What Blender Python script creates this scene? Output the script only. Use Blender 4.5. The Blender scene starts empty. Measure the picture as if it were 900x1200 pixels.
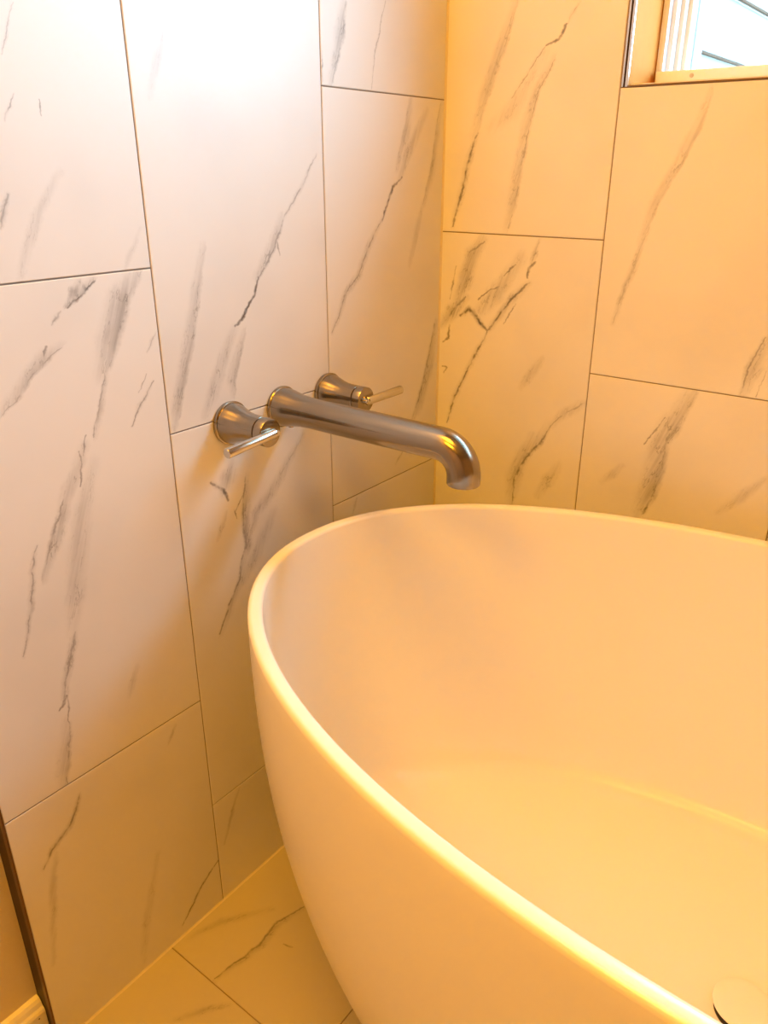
import bpy, bmesh, math, random
from mathutils import Matrix, Vector

# ------------------------------------------------------------------ camera, sky, exposure
scene = bpy.context.scene
C = scene.collection
cam_data = bpy.data.cameras.new('camera')
cam = bpy.data.objects.new('camera', cam_data)
C.objects.link(cam)
cam_right = Vector((0.794239, 0.607605, 0.000205))
cam_up = Vector((-0.244309, 0.319044, 0.915710))
cam_fwd = Vector((-0.556325, 0.727342, -0.401841))
m = Matrix((cam_right, cam_up, -cam_fwd)).transposed().to_4x4()
m.translation = Vector((0.78848, -1.19323, 1.12721))
cam.matrix_world = m
cam_data.sensor_fit = 'VERTICAL'
cam_data.sensor_height = 24.0
cam_data.lens = 918.19 / 1200 * 24.0
cam_data.clip_start = 0.02
scene.camera = cam

SKY_STRENGTH = 14.5
SKY_COLOR = (0.40, 0.74, 1.04, 1)
LAMP_STRENGTH = 26.5
LAMP_COLOR = (1.0, 0.42, 0.012, 1)
LAMP_POS = ((0.32, -1.05), (0.45, -2.0))

world = bpy.data.worlds.new('daylight')
scene.world = world
world.use_nodes = True
wbg = world.node_tree.nodes['Background']
wbg.inputs['Color'].default_value = SKY_COLOR
wbg.inputs['Strength'].default_value = SKY_STRENGTH

# portal: guides the sky's light through the window opening
portal_data = bpy.data.lights.new('window_portal', 'AREA')
portal_data.shape = 'RECTANGLE'
portal_data.size, portal_data.size_y = 1.22, 0.92
portal_data.cycles.is_portal = True
portal = bpy.data.objects.new('window_portal', portal_data)
C.objects.link(portal)
portal.location = (0.906, 0.21, 1.69)
portal.rotation_euler = (math.radians(-90), 0, 0)

vs = scene.view_settings
vs.view_transform = 'Standard'
vs.look = 'None'
vs.gamma = 1.0
vs.exposure = 0.0
vs.use_curve_mapping = False

# marble veins of the tiles in view, in each tile's own plane (metres from its lower left corner):
# start u, v, end u, v, line width mm, line strength, smear width mm, smear strength, smear side
VEINS = {
 'F00': [
  (0.097,0.0069,0.1019,0.0495,3.1,0.55,12.8,0.3,-1,0.4,1),
  (0.1019,0.0495,0.1092,0.0882,3.2,0.55,13.1,0.3,-1,1,1),
  (0.1092,0.0882,0.1014,0.1345,3.3,0.55,13.4,0.3,-1,1,1),
  (0.1014,0.1345,0.1159,0.1801,3.4,0.55,13.8,0.3,-1,1,0.4),
  (0.1383,0.1123,0.1452,0.1138,3,0.35,0,0,0,0.4,1),
  (0.1452,0.1138,0.1521,0.1154,3,0.35,0,0,0,1,0.4),
  (0.0096,0.0252,0.0294,0.0794,0,0,16.5,0.2,0,0.4,1),
  (0.0294,0.0794,0.0787,0.1475,0,0,16.9,0.2,0,1,0.4),
 ],
 'F01': [
  (0.0977,0.5408,0.1198,0.5735,0,0,12.2,0.25,0,0.4,1),
  (0.1198,0.5735,0.1424,0.6068,0,0,12.3,0.25,0,1,0.4),
 ],
 'L0-1': [
  (0.2269,0.6045,0.2103,0.5937,2.6,0.85,12.3,0.45,-1,0.4,1),
  (0.2103,0.5937,0.1897,0.5818,2.5,0.85,12.2,0.45,-1,1,0.4),
  (0.2061,0.6048,0.2005,0.5966,0,0,13.1,0.5,0,0.4,1),
  (0.2005,0.5966,0.195,0.5883,0,0,13.1,0.5,0,1,0.4),
  (0.1791,0.5787,0.1731,0.5728,2.5,0.5,5,0.2,0,0.4,1),
  (0.1731,0.5728,0.167,0.567,2.5,0.5,5,0.2,0,1,0.4),
  (0.1572,0.5461,0.1551,0.5397,3,0.55,0,0,0,0.4,1),
  (0.1551,0.5397,0.1529,0.5332,3,0.55,0,0,0,1,0.4),
  (0.1745,0.5423,0.1554,0.5309,2,0.4,16.2,0.28,-1,0.4,1),
  (0.1554,0.5309,0.1327,0.5142,2,0.4,16,0.28,-1,1,1),
  (0.1327,0.5142,0.0965,0.4829,2,0.4,15.8,0.28,-1,1,0.4),
  (0.2839,0.6044,0.2613,0.5775,1.6,0.3,32.3,0.42,-1,0.4,1),
  (0.2613,0.5775,0.2423,0.537,1.6,0.3,32.1,0.42,-1,1,1),
  (0.2423,0.537,0.2234,0.5041,1.6,0.3,32.2,0.42,-1,1,0.4),
  (0.2234,0.5041,0.2067,0.4647,2.1,0.5,10.7,0.35,1,0.4,1),
  (0.2067,0.4647,0.196,0.4346,2.2,0.5,10.8,0.35,1,1,0.4),
  (0.2971,0.5383,0.2895,0.5284,1.7,0.25,5.6,0.12,0,0.4,1),
  (0.2895,0.5284,0.2819,0.5185,1.7,0.25,5.6,0.12,0,1,0.4),
  (0.2865,0.4814,0.2613,0.4541,2.3,0.5,6.8,0.15,0,0.4,1),
  (0.2613,0.4541,0.2473,0.4341,2.3,0.5,6.8,0.15,0,1,0.4),
  (0.2781,0.4925,0.2711,0.4825,1.7,0.3,0,0,0,0.4,1),
  (0.2711,0.4825,0.2641,0.4725,1.7,0.3,0,0,0,1,0.4),
  (0.1868,0.4391,0.1826,0.4274,2.1,0.5,0,0,0,0.4,1),
  (0.1826,0.4274,0.1783,0.4157,2.1,0.5,0,0,0,1,0.4),
  (0.175,0.4218,0.1728,0.4028,2.4,0.65,0,0,0,0.4,1),
  (0.1728,0.4028,0.1705,0.3835,2.4,0.65,0,0,0,1,0.4),
  (0.1841,0.4296,0.1567,0.3858,0,0,17.2,0.28,0,0.4,1),
  (0.1567,0.3858,0.1315,0.3415,0,0,17.1,0.28,0,1,0.4),
  (0.1526,0.3871,0.1391,0.36,2.7,0.45,17.1,0.38,1,0.4,1),
  (0.1391,0.36,0.1227,0.3286,2.7,0.45,17.1,0.38,1,1,1),
  (0.1227,0.3286,0.1043,0.287,2.7,0.45,17.1,0.38,1,1,0.4),
  (0.1062,0.3297,0.0947,0.3021,2.1,0.45,7.4,0.22,0,0.4,1),
  (0.0947,0.3021,0.085,0.2624,2.1,0.45,7.4,0.22,0,1,1),
  (0.085,0.2624,0.0653,0.2038,2.1,0.45,7.5,0.22,0,1,0.4),
  (0.1913,0.4068,0.1631,0.3408,0,0,24,0.2,0,0.4,1),
  (0.1631,0.3408,0.139,0.2488,0,0,24.1,0.2,0,1,1),
  (0.139,0.2488,0.1291,0.2061,0,0,24.7,0.2,0,1,0.4),
  (0.1312,0.205,0.118,0.1692,3.4,0.5,13.6,0.35,0,0.4,1),
  (0.118,0.1692,0.1014,0.1222,3.4,0.5,13.7,0.35,0,1,0.4),
  (0.1056,0.1261,0.0996,0.1188,3.5,0.75,0,0,0,0.4,1),
  (0.0996,0.1188,0.0937,0.1116,3.4,0.75,0,0,0,1,0.4),
  (0.1056,0.1261,0.1044,0.1063,2.3,0.6,0,0,0,0.4,1),
  (0.1044,0.1063,0.1031,0.0862,2.3,0.6,0,0,0,1,0.4),
  (0.1031,0.0862,0.0896,0.0241,2.3,0.5,23.4,0.35,-1,0.4,1),
  (0.0896,0.0241,0.0846,0.0028,2.4,0.5,23.7,0.35,-1,1,0.4),
  (0.2062,0.1143,0.1979,0.0952,0,0,12.4,0.18,0,0.4,1),
  (0.1979,0.0952,0.1896,0.0761,0,0,12.5,0.18,0,1,0.4),
 ],
 'L0-2': [
  (0.097,0.5886,0.0893,0.5657,3,0.6,9.7,0.25,0,0.4,1),
  (0.0893,0.5657,0.0739,0.5487,3,0.6,9.8,0.25,0,1,1),
  (0.0739,0.5487,0.0492,0.5326,3,0.6,9.7,0.25,0,1,1),
  (0.0492,0.5326,0.031,0.5115,3,0.6,9.6,0.25,0,1,0.4),
  (0.0511,0.5236,0.0385,0.4746,0,0,12.1,0.22,0,0.4,1),
  (0.0385,0.4746,0.017,0.352,0,0,12.2,0.22,0,1,0.4),
  (0.2527,0.5984,0.2457,0.5862,0,0,8.1,0.25,0,0.4,1),
  (0.2457,0.5862,0.2387,0.574,0,0,8.1,0.25,0,1,0.4),
  (0.3008,0.2942,0.266,0.2741,3.1,0.6,9.2,0.15,0,0.4,1),
  (0.266,0.2741,0.2339,0.2413,3,0.6,9.1,0.15,0,1,1),
  (0.2339,0.2413,0.2182,0.226,3,0.6,9,0.15,0,1,0.4),
  (0.1947,0.4003,0.159,0.2924,0,0,16.7,0.15,0,0.4,1),
  (0.159,0.2924,0.1417,0.2172,0,0,16.9,0.15,0,1,0.4),
 ],
 'L00': [
  (0.1822,0.2445,0.1722,0.2231,1.3,0.3,5.2,0.1,0,0.4,1),
  (0.1722,0.2231,0.1636,0.2052,1.3,0.3,5.2,0.1,0,1,0.4),
  (0.1692,0.1706,0.1619,0.1594,1.8,0.5,4.5,0.2,0,0.4,1),
  (0.1619,0.1594,0.1545,0.1482,1.8,0.5,4.4,0.2,0,1,0.4),
  (0.193,0.1676,0.1942,0.1595,1.8,0.5,0,0,0,0.4,1),
  (0.1942,0.1595,0.1947,0.1529,1.8,0.5,0,0,0,1,0.4),
  (0.1438,0.0826,0.1378,0.0658,2.7,0.4,7.3,0.3,0,0.4,1),
  (0.1378,0.0658,0.1307,0.0521,2.7,0.4,7.3,0.3,0,1,0.4),
  (0.2042,0.1037,0.1795,0.0722,0,0,11.4,0.14,0,0.4,1),
  (0.1795,0.0722,0.1596,0.0409,0,0,11.4,0.14,0,1,1),
  (0.1596,0.0409,0.1403,0.003,0,0,11.3,0.14,0,1,0.4),
  (0.2939,0.0435,0.2747,0.0155,0,0,8.5,0.12,0,0.4,1),
  (0.2747,0.0155,0.2667,0.0005,0,0,8.5,0.12,0,1,0.4),
 ],
 'L1-1': [
  (0.0584,0.5297,0.0778,0.5109,5.1,0.85,10.2,0.3,0,0.4,1),
  (0.0778,0.5109,0.0839,0.4947,5.2,0.85,10.4,0.3,0,1,0.4),
  (0.0969,0.5431,0.0874,0.527,0,0,26.1,0.4,0,0.4,1),
  (0.0874,0.527,0.0778,0.5109,0,0,26,0.4,0,1,0.4),
  (0.1129,0.493,0.1037,0.4828,2.1,0.5,0,0,0,0.4,1),
  (0.1037,0.4828,0.0945,0.4728,2.1,0.5,0,0,0,1,0.4),
  (0.0933,0.4771,0.0958,0.4697,2.1,0.5,0,0,0,0.4,1),
  (0.0958,0.4697,0.0983,0.4621,2.1,0.5,0,0,0,1,0.4),
  (0.1186,0.5174,0.1104,0.4672,4,0.55,18.7,0.4,1,0.4,1),
  (0.1104,0.4672,0.1102,0.4126,4.1,0.55,18.9,0.4,1,1,1),
  (0.1102,0.4126,0.1033,0.3943,4.1,0.55,19.3,0.4,1,1,0.4),
  (0.1131,0.4254,0.0918,0.3637,3.4,0.6,16.5,0.3,1,0.4,1),
  (0.0918,0.3637,0.0683,0.3312,3.5,0.6,16.6,0.3,1,1,1),
  (0.0683,0.3312,0.0475,0.2932,3.5,0.6,16.6,0.3,1,1,0.4),
  (0.2413,0.549,0.2016,0.5124,2.1,0.25,18.5,0.22,0,0.4,1),
  (0.2016,0.5124,0.172,0.4805,2.1,0.25,18.3,0.22,0,1,1),
  (0.172,0.4805,0.135,0.4587,2.1,0.25,18.2,0.22,0,1,1),
  (0.135,0.4587,0.1135,0.4113,2.1,0.25,17.9,0.22,0,1,0.4),
  (0.079,0.4782,0.069,0.4587,0,0,9.2,0.3,0,0.4,1),
  (0.069,0.4587,0.0589,0.4393,0,0,9.2,0.3,0,1,0.4),
  (0.1693,0.4467,0.1289,0.3911,0,0,25.4,0.22,0,0.4,1),
  (0.1289,0.3911,0.0904,0.35,0,0,25.3,0.22,0,1,0.4),
 ],
 'L1-2': [
  (0.0549,0.6063,0.0336,0.5627,1.5,0.2,9.2,0.3,0,0.4,1),
  (0.0336,0.5627,0.0123,0.5189,1.5,0.2,9.2,0.3,0,1,0.4),
 ],
 'L10': [
  (0.0568,0.458,0.0402,0.4204,0,0,14.2,0.14,0,0.4,1),
  (0.0402,0.4204,0.0235,0.3825,0,0,14.3,0.14,0,1,0.4),
  (0.2922,0.3267,0.2535,0.2789,2.6,0.35,7.7,0.15,0,0.4,1),
  (0.2535,0.2789,0.2213,0.2446,2.5,0.35,7.6,0.15,0,1,0.4),
  (0.2213,0.2446,0.2025,0.211,3.2,0.55,20.2,0.35,-1,0.4,1),
  (0.2025,0.211,0.1693,0.1755,3.2,0.55,20.2,0.35,-1,1,0.4),
  (0.1678,0.1757,0.1596,0.1545,3.5,0.95,5,0.2,0,0.4,1),
  (0.1596,0.1545,0.1372,0.1296,3.5,0.95,5,0.2,0,1,1),
  (0.1372,0.1296,0.1208,0.1175,3.5,0.95,5,0.2,0,1,0.4),
  (0.1208,0.1175,0.0974,0.0799,0,0,19.7,0.2,0,0.4,1),
  (0.0974,0.0799,0.0752,0.0388,0,0,19.7,0.2,0,1,1),
  (0.0752,0.0388,0.0574,0.0105,0,0,19.7,0.2,0,1,0.4),
  (0.1381,0.1071,0.1235,0.0695,1.3,0.25,17.6,0.3,-1,0.4,1),
  (0.1235,0.0695,0.1122,0.0485,1.3,0.25,17.6,0.3,-1,1,1),
  (0.1122,0.0485,0.1117,0.0286,1.3,0.25,17.6,0.3,-1,1,0.4),
  (0.0821,0.2194,0.0642,0.1603,1.2,0.15,18.4,0.28,-1,0.4,1),
  (0.0642,0.1603,0.0418,0.0897,1.2,0.15,18.6,0.28,-1,1,1),
  (0.0418,0.0897,0.0177,0.0289,1.2,0.15,18.9,0.28,-1,1,1),
  (0.0177,0.0289,0.0109,0.0081,1.2,0.15,19,0.28,-1,1,0.4),
  (0.2079,0.2182,0.2097,0.2088,2.5,0.4,0,0,0,0.4,1),
  (0.2097,0.2088,0.2114,0.1994,2.5,0.4,0,0,0,1,0.4),
 ],
 'L2-1': [
  (0.2022,0.6066,0.1918,0.5676,1.4,0.2,20.1,0.3,1,0.4,1),
  (0.1918,0.5676,0.1682,0.5135,1.4,0.2,20.2,0.3,1,1,0.4),
  (0.2485,0.5937,0.1993,0.5319,0,0,20.7,0.28,0,0.4,1),
  (0.1993,0.5319,0.1773,0.4952,0,0,20.5,0.28,0,1,0.4),
  (0.184,0.4989,0.1596,0.4832,3.8,0.9,7.3,0.2,0,0.4,1),
  (0.1596,0.4832,0.1379,0.4469,3.8,0.9,7.3,0.2,0,1,1),
  (0.1379,0.4469,0.1335,0.4372,3.8,0.9,7.3,0.2,0,1,0.4),
  (0.1335,0.4409,0.099,0.3993,2.9,0.5,14.5,0.25,0,0.4,1),
  (0.099,0.3993,0.0775,0.366,2.9,0.5,14.4,0.25,0,1,1),
  (0.0775,0.366,0.042,0.3356,2.9,0.5,14.4,0.25,0,1,1),
  (0.042,0.3356,0.0102,0.2826,2.8,0.5,14.2,0.25,0,1,0.4),
  (0.2866,0.6077,0.2642,0.5073,2.3,0.35,18.1,0.28,1,0.4,1),
  (0.2642,0.5073,0.2416,0.456,2.3,0.35,18.4,0.28,1,1,0.4),
  (0.2416,0.456,0.2247,0.4106,0,0,15.4,0.22,0,0.4,1),
  (0.2247,0.4106,0.2077,0.3649,0,0,15.5,0.22,0,1,0.4),
  (0.2858,0.2559,0.2645,0.183,3.4,0.5,26.8,0.4,1,0.4,1),
  (0.2645,0.183,0.2396,0.1252,3.4,0.5,27.1,0.4,1,1,1),
  (0.2396,0.1252,0.2191,0.0949,3.4,0.5,27.2,0.4,1,1,0.4),
  (0.1939,0.0434,0.1836,0.0324,2.5,0.4,8.5,0.2,0,0.4,1),
  (0.1836,0.0324,0.1734,0.0215,2.5,0.4,8.5,0.2,0,1,0.4),
 ],
 'L2-2': [
  (0.0611,0.6058,0.0551,0.5935,2.4,0.3,8,0.2,0,0.4,1),
  (0.0551,0.5935,0.0491,0.5813,2.4,0.3,8,0.2,0,1,0.4),
 ],
 'L20': [
  (0.0535,0.1023,0.047,0.0644,2,0.55,22.5,0.38,-1,0.4,1),
  (0.047,0.0644,0.0236,0.0071,2,0.55,22.8,0.38,-1,1,0.4),
  (0.0035,0.0403,0.0031,0.0231,1.9,0.4,0,0,0,0.4,1),
  (0.0031,0.0231,0.0027,0.0056,1.9,0.4,0,0,0,1,0.4),
  (0.1417,0.1139,0.1178,0.0511,1.7,0.35,5.3,0.1,0,0.4,1),
  (0.1178,0.0511,0.1096,0.0046,1.7,0.35,5.3,0.1,0,1,0.4),
 ],
 'R0-1': [
  (0.083,0.6038,0.063,0.5755,0,0,26.6,0.42,0,0.4,1),
  (0.063,0.5755,0.0515,0.5327,0,0,27,0.42,0,1,1),
  (0.0515,0.5327,0.0355,0.5026,0,0,27.5,0.42,0,1,0.4),
  (0.0865,0.6,0.0722,0.5904,3.9,0.55,0,0,0,0.4,1),
  (0.0722,0.5904,0.0576,0.5807,3.9,0.55,0,0,0,1,0.4),
  (0.0331,0.5569,0.0273,0.5294,2.6,0.4,0,0,0,0.4,1),
  (0.0273,0.5294,0.0213,0.5013,2.6,0.4,0,0,0,1,0.4),
  (0.0528,0.507,0.0276,0.4798,4.9,0.65,26.1,0.42,0,0.4,1),
  (0.0276,0.4798,0.0068,0.4552,5,0.65,26.5,0.42,0,1,0.4),
  (0.0231,0.457,0.0204,0.4339,3.7,0.7,0,0,0,0.4,1),
  (0.0204,0.4339,0.0097,0.425,3.7,0.7,0,0,0,1,0.4),
  (0.0456,0.4742,0.0624,0.4876,4.9,0.9,11.5,0.4,0,0.4,1),
  (0.0624,0.4876,0.0731,0.4814,4.9,0.9,11.4,0.4,0,1,1),
  (0.0731,0.4814,0.0843,0.4666,4.9,0.9,11.4,0.4,0,1,1),
  (0.0843,0.4666,0.1003,0.4552,4.9,0.9,11.4,0.4,0,1,0.4),
  (0.0788,0.5036,0.1028,0.5227,3.2,0.7,0,0,0,0.4,1),
  (0.1028,0.5227,0.1188,0.531,3.2,0.7,0,0,0,1,0.4),
  (0.1257,0.5481,0.1354,0.5576,3.1,0.7,0,0,0,0.4,1),
  (0.1354,0.5576,0.145,0.5671,3.1,0.7,0,0,0,1,0.4),
  (0.158,0.5812,0.1115,0.5165,0,0,30.5,0.32,0,0.4,1),
  (0.1115,0.5165,0.0832,0.4854,0,0,31.7,0.32,0,1,0.4),
  (0.1832,0.5735,0.1719,0.5622,4.5,0.8,0,0,0,0.4,1),
  (0.1719,0.5622,0.17,0.5487,4.6,0.8,0,0,0,1,0.4),
  (0.1864,0.6062,0.1806,0.5865,1.8,0.3,10.4,0.3,0,0.4,1),
  (0.1806,0.5865,0.1747,0.5664,1.8,0.3,10.5,0.3,0,1,0.4),
  (0.1738,0.5396,0.1444,0.5124,4,0.8,15.3,0.3,0,0.4,1),
  (0.1444,0.5124,0.1221,0.4821,4.1,0.8,15.6,0.3,0,1,1),
  (0.1221,0.4821,0.1021,0.454,4.1,0.8,15.9,0.3,0,1,0.4),
  (0.1529,0.5063,0.1422,0.4877,2.5,0.5,0,0,0,0.4,1),
  (0.1422,0.4877,0.1312,0.4688,2.5,0.5,0,0,0,1,0.4),
  (0.1021,0.454,0.0835,0.4191,3.2,0.75,11.3,0.18,0,0.4,1),
  (0.0835,0.4191,0.0595,0.3699,3.3,0.75,11.6,0.18,0,1,1),
  (0.0595,0.3699,0.0377,0.3268,3.4,0.75,11.8,0.18,0,1,1),
  (0.0377,0.3268,0.0247,0.2754,3.5,0.75,12.1,0.18,0,1,0.4),
  (0.0095,0.3782,0.0207,0.3798,3.1,0.6,0,0,0,0.4,1),
  (0.0207,0.3798,0.0137,0.3678,3.1,0.6,0,0,0,1,0.4),
  (0.2905,0.3575,0.2549,0.3336,2.8,0.35,18.5,0.2,0,0.4,1),
  (0.2549,0.3336,0.2338,0.3071,2.8,0.35,18.9,0.2,0,1,0.4),
  (0.2338,0.3071,0.2159,0.2728,3.8,0.65,25.7,0.32,-1,0.4,1),
  (0.2159,0.2728,0.1903,0.2404,3.9,0.65,26.1,0.32,-1,1,1),
  (0.1903,0.2404,0.1729,0.199,4,0.65,26.6,0.32,-1,1,1),
  (0.1729,0.199,0.1715,0.1484,4.1,0.65,27.1,0.32,-1,1,0.4),
  (0.2032,0.2858,0.1823,0.2338,0,0,22.9,0.3,0,0.4,1),
  (0.1823,0.2338,0.168,0.1475,0,0,23.4,0.3,0,1,0.4),
  (0.2075,0.4209,0.19,0.393,0,0,17.2,0.22,0,0.4,1),
  (0.19,0.393,0.172,0.3643,0,0,17.5,0.22,0,1,0.4),
  (0.256,0.2423,0.2387,0.2105,0,0,22.7,0.22,0,0.4,1),
  (0.2387,0.2105,0.2209,0.1777,0,0,23.1,0.22,0,1,0.4),
 ],
 'R00': [
  (0.1228,0.3231,0.1029,0.2615,1.9,0.25,22,0.26,-1,0.4,1),
  (0.1029,0.2615,0.0796,0.2056,2,0.25,22.7,0.26,-1,1,1),
  (0.0796,0.2056,0.0597,0.146,2,0.25,23.4,0.26,-1,1,0.4),
  (0.0641,0.1521,0.0501,0.115,3.9,0.75,13.5,0.25,0,0.4,1),
  (0.0501,0.115,0.0379,0.0634,4,0.75,13.7,0.25,0,1,1),
  (0.0379,0.0634,0.0216,0.0095,4,0.75,14,0.25,0,1,0.4),
  (0.2217,0.3132,0.2133,0.3012,2,0.25,6.6,0.12,0,0.4,1),
  (0.2133,0.3012,0.2048,0.289,2,0.25,6.6,0.12,0,1,0.4),
  (0.2034,0.2892,0.1933,0.2711,3.2,0.85,0,0,0,0.4,1),
  (0.1933,0.2711,0.175,0.2639,3.2,0.85,0,0,0,1,0.4),
  (0.175,0.2639,0.1548,0.2413,2.1,0.35,8.2,0.1,0,0.4,1),
  (0.1548,0.2413,0.1222,0.1978,2.1,0.35,8.4,0.1,0,1,0.4),
  (0.1891,0.2445,0.1653,0.2016,2.2,0.4,19.2,0.24,-1,0.4,1),
  (0.1653,0.2016,0.1548,0.1559,2.2,0.4,19.7,0.24,-1,1,1),
  (0.1548,0.1559,0.1469,0.1083,2.3,0.4,20.1,0.24,-1,1,1),
  (0.1469,0.1083,0.1382,0.0461,2.3,0.4,20.5,0.24,-1,1,1),
  (0.1382,0.0461,0.13,0.0098,2.4,0.4,21,0.24,-1,1,0.4),
  (0.1743,0.2564,0.1235,0.1803,0,0,27.5,0.14,0,0.4,1),
  (0.1235,0.1803,0.0873,0.1576,0,0,28.9,0.14,0,1,0.4),
 ],
 'R1-1': [
  (0.1691,0.6076,0.1468,0.5432,2.8,0.45,33.7,0.38,-1,0.4,1),
  (0.1468,0.5432,0.1369,0.5204,2.9,0.45,34.8,0.38,-1,1,1),
  (0.1369,0.5204,0.1363,0.4775,2.9,0.45,35.2,0.38,-1,1,1),
  (0.1363,0.4775,0.129,0.4317,3,0.45,35.7,0.38,-1,1,1),
  (0.129,0.4317,0.1158,0.3935,3,0.45,36.4,0.38,-1,1,0.4),
  (0.131,0.5608,0.1203,0.5422,2.6,0.65,0,0,0,0.4,1),
  (0.1203,0.5422,0.1037,0.5135,2.6,0.65,0,0,0,1,0.4),
  (0.141,0.5379,0.1389,0.5292,5.1,0.55,0,0,0,0.4,1),
  (0.1389,0.5292,0.1369,0.5204,5.1,0.55,0,0,0,1,0.4),
  (0.1242,0.4155,0.1213,0.4057,3.7,0.7,0,0,0,0.4,1),
  (0.1213,0.4057,0.1184,0.3957,3.7,0.7,0,0,0,1,0.4),
  (0.2886,0.4989,0.2593,0.4617,1.4,0.25,15.2,0.22,0,0.4,1),
  (0.2593,0.4617,0.2298,0.4285,1.4,0.25,15.6,0.22,0,1,0.4),
  (0.074,0.4707,0.058,0.4521,0,0,13.8,0.18,0,0.4,1),
  (0.058,0.4521,0.0416,0.433,0,0,14,0.18,0,1,0.4),
 ],
 'R10': [
  (0.1279,0.398,0.1186,0.3527,1.5,0.2,14.9,0.22,-1,0.4,1),
  (0.1186,0.3527,0.0927,0.2944,1.5,0.2,15.2,0.22,-1,1,1),
  (0.0927,0.2944,0.0742,0.2551,1.6,0.2,15.7,0.22,-1,1,1),
  (0.0742,0.2551,0.0588,0.2022,1.6,0.2,16.1,0.22,-1,1,0.4),
  (0.0682,0.2261,0.0531,0.1778,2.2,0.3,10.9,0.24,0,0.4,1),
  (0.0531,0.1778,0.043,0.1439,2.2,0.3,11.2,0.24,0,1,1),
  (0.043,0.1439,0.029,0.0825,2.3,0.3,11.3,0.24,0,1,0.4),
  (0.2505,0.0879,0.2369,0.044,2.9,0.55,26.1,0.32,1,0.4,1),
  (0.2369,0.044,0.2322,0.0046,2.9,0.55,26.7,0.32,1,1,0.4),
  (0.2591,0.0411,0.2563,0.0223,1.7,0.4,0,0,0,0.4,1),
  (0.2563,0.0223,0.2535,0.0031,1.7,0.4,0,0,0,1,0.4),
 ],
}

# ------------------------------------------------------------------ layout, metres
# the two tiled walls meet on the z axis: wall_left is x = 0, wall_right is y = 0, floor is z = 0
TW, TH = 0.306, 0.612                # tile pitch
GAP = 0.0018                         # joint
TT = 0.009                           # tile thickness
YE, YA, YB = -0.9084, -0.6064, -0.3004
Z0, Z1, Z2 = 1.0211, 0.8187, 1.2282  # joint heights of the three left columns
XC = 0.2935
ZR0, ZR1 = 1.0276, 0.8242
CEIL = 2.45
ROOM_X, ROOM_Y = 2.6, -3.0
WIN_X0, WIN_X1, WIN_Z0, WIN_Z1 = 0.2956, 1.5175, 1.2318, 2.15

# ------------------------------------------------------------------ helpers
def new_obj(name, me, mat=None, parent=None, loc=(0, 0, 0), rot=(0, 0, 0)):
    o = bpy.data.objects.new(name, me)
    C.objects.link(o)
    if mat is not None and me is not None:
        if not me.materials:
            me.materials.append(mat)
        o.material_slots[0].link = 'OBJECT'
        o.material_slots[0].material = mat
    o.parent = parent
    o.location = loc
    o.rotation_euler = rot
    return o

def empty(name, loc, label=None, cat=None, group=None, rot=(0, 0, 0)):
    o = bpy.data.objects.new(name, None)
    C.objects.link(o)
    o.empty_display_size = 0.05
    o.location = loc
    o.rotation_euler = rot
    tag(o, label, cat, group)
    return o

def tag(o, label=None, cat=None, group=None, kind=None):
    if label: o['label'] = label
    if cat: o['category'] = cat
    if group: o['group'] = group
    if kind: o['kind'] = kind
    return o

def bm_mesh(bm, name, smooth=False, angle=None):
    bmesh.ops.recalc_face_normals(bm, faces=bm.faces)
    me = bpy.data.meshes.new(name)
    bm.to_mesh(me)
    bm.free()
    if smooth:
        for p in me.polygons:
            p.use_smooth = True
        if angle is not None:
            me.set_sharp_from_angle(angle=math.radians(angle))
    return me

def add_box(bm, x0, x1, y0, y1, z0, z1):
    v = [bm.verts.new(p) for p in ((x0, y0, z0), (x1, y0, z0), (x1, y1, z0), (x0, y1, z0),
                                   (x0, y0, z1), (x1, y0, z1), (x1, y1, z1), (x0, y1, z1))]
    for f in ((0, 3, 2, 1), (4, 5, 6, 7), (0, 1, 5, 4), (1, 2, 6, 5), (2, 3, 7, 6), (3, 0, 4, 7)):
        bm.faces.new([v[i] for i in f])

def box_mesh(name, x0, x1, y0, y1, z0, z1, bevel=0.0, seg=2):
    bm = bmesh.new()
    add_box(bm, x0, x1, y0, y1, z0, z1)
    if bevel:
        bmesh.ops.bevel(bm, geom=list(bm.edges), offset=bevel, segments=seg, profile=0.5, affect='EDGES')
        return bm_mesh(bm, name, True, 40)
    return bm_mesh(bm, name)

def lathe_mesh(name, prof, n=64, angle=35):
    """profile of (axial x, radius) turned about the local x axis"""
    bm = bmesh.new()
    rings = []
    for ax, r in prof:
        if r < 1e-6:
            rings.append([bm.verts.new((ax, 0, 0))])
        else:
            rings.append([bm.verts.new((ax, r * math.cos(2 * math.pi * k / n), r * math.sin(2 * math.pi * k / n))) for k in range(n)])
    for a, b in zip(rings, rings[1:]):
        for k in range(n):
            k2 = (k + 1) % n
            if len(a) == 1 and len(b) == 1: continue
            if len(a) == 1: bm.faces.new((a[0], b[k], b[k2]))
            elif len(b) == 1: bm.faces.new((a[k], a[k2], b[0]))
            else: bm.faces.new((a[k], a[k2], b[k2], b[k]))
    return bm_mesh(bm, name, True, angle)

def sweep_mesh(name, path, n=56, cap_start=True, extra=None):
    """tube of (point, radius, tangent) in the local xz plane"""
    bm = bmesh.new()
    rings = []
    for (px, pz), r, (tx, tz) in path:
        nx, nz = -tz, tx
        ring = []
        for k in range(n):
            a = 2 * math.pi * k / n
            ring.append(bm.verts.new((px + nx * r * math.cos(a), r * math.sin(a), pz + nz * r * math.cos(a))))
        rings.append(ring)
    for a, b in zip(rings, rings[1:]):
        for k in range(n):
            k2 = (k + 1) % n
            bm.faces.new((a[k], a[k2], b[k2], b[k]))
    bm.faces.new(rings[0])
    bm.faces.new(rings[-1])
    return bm_mesh(bm, name, True, 35)

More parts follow.
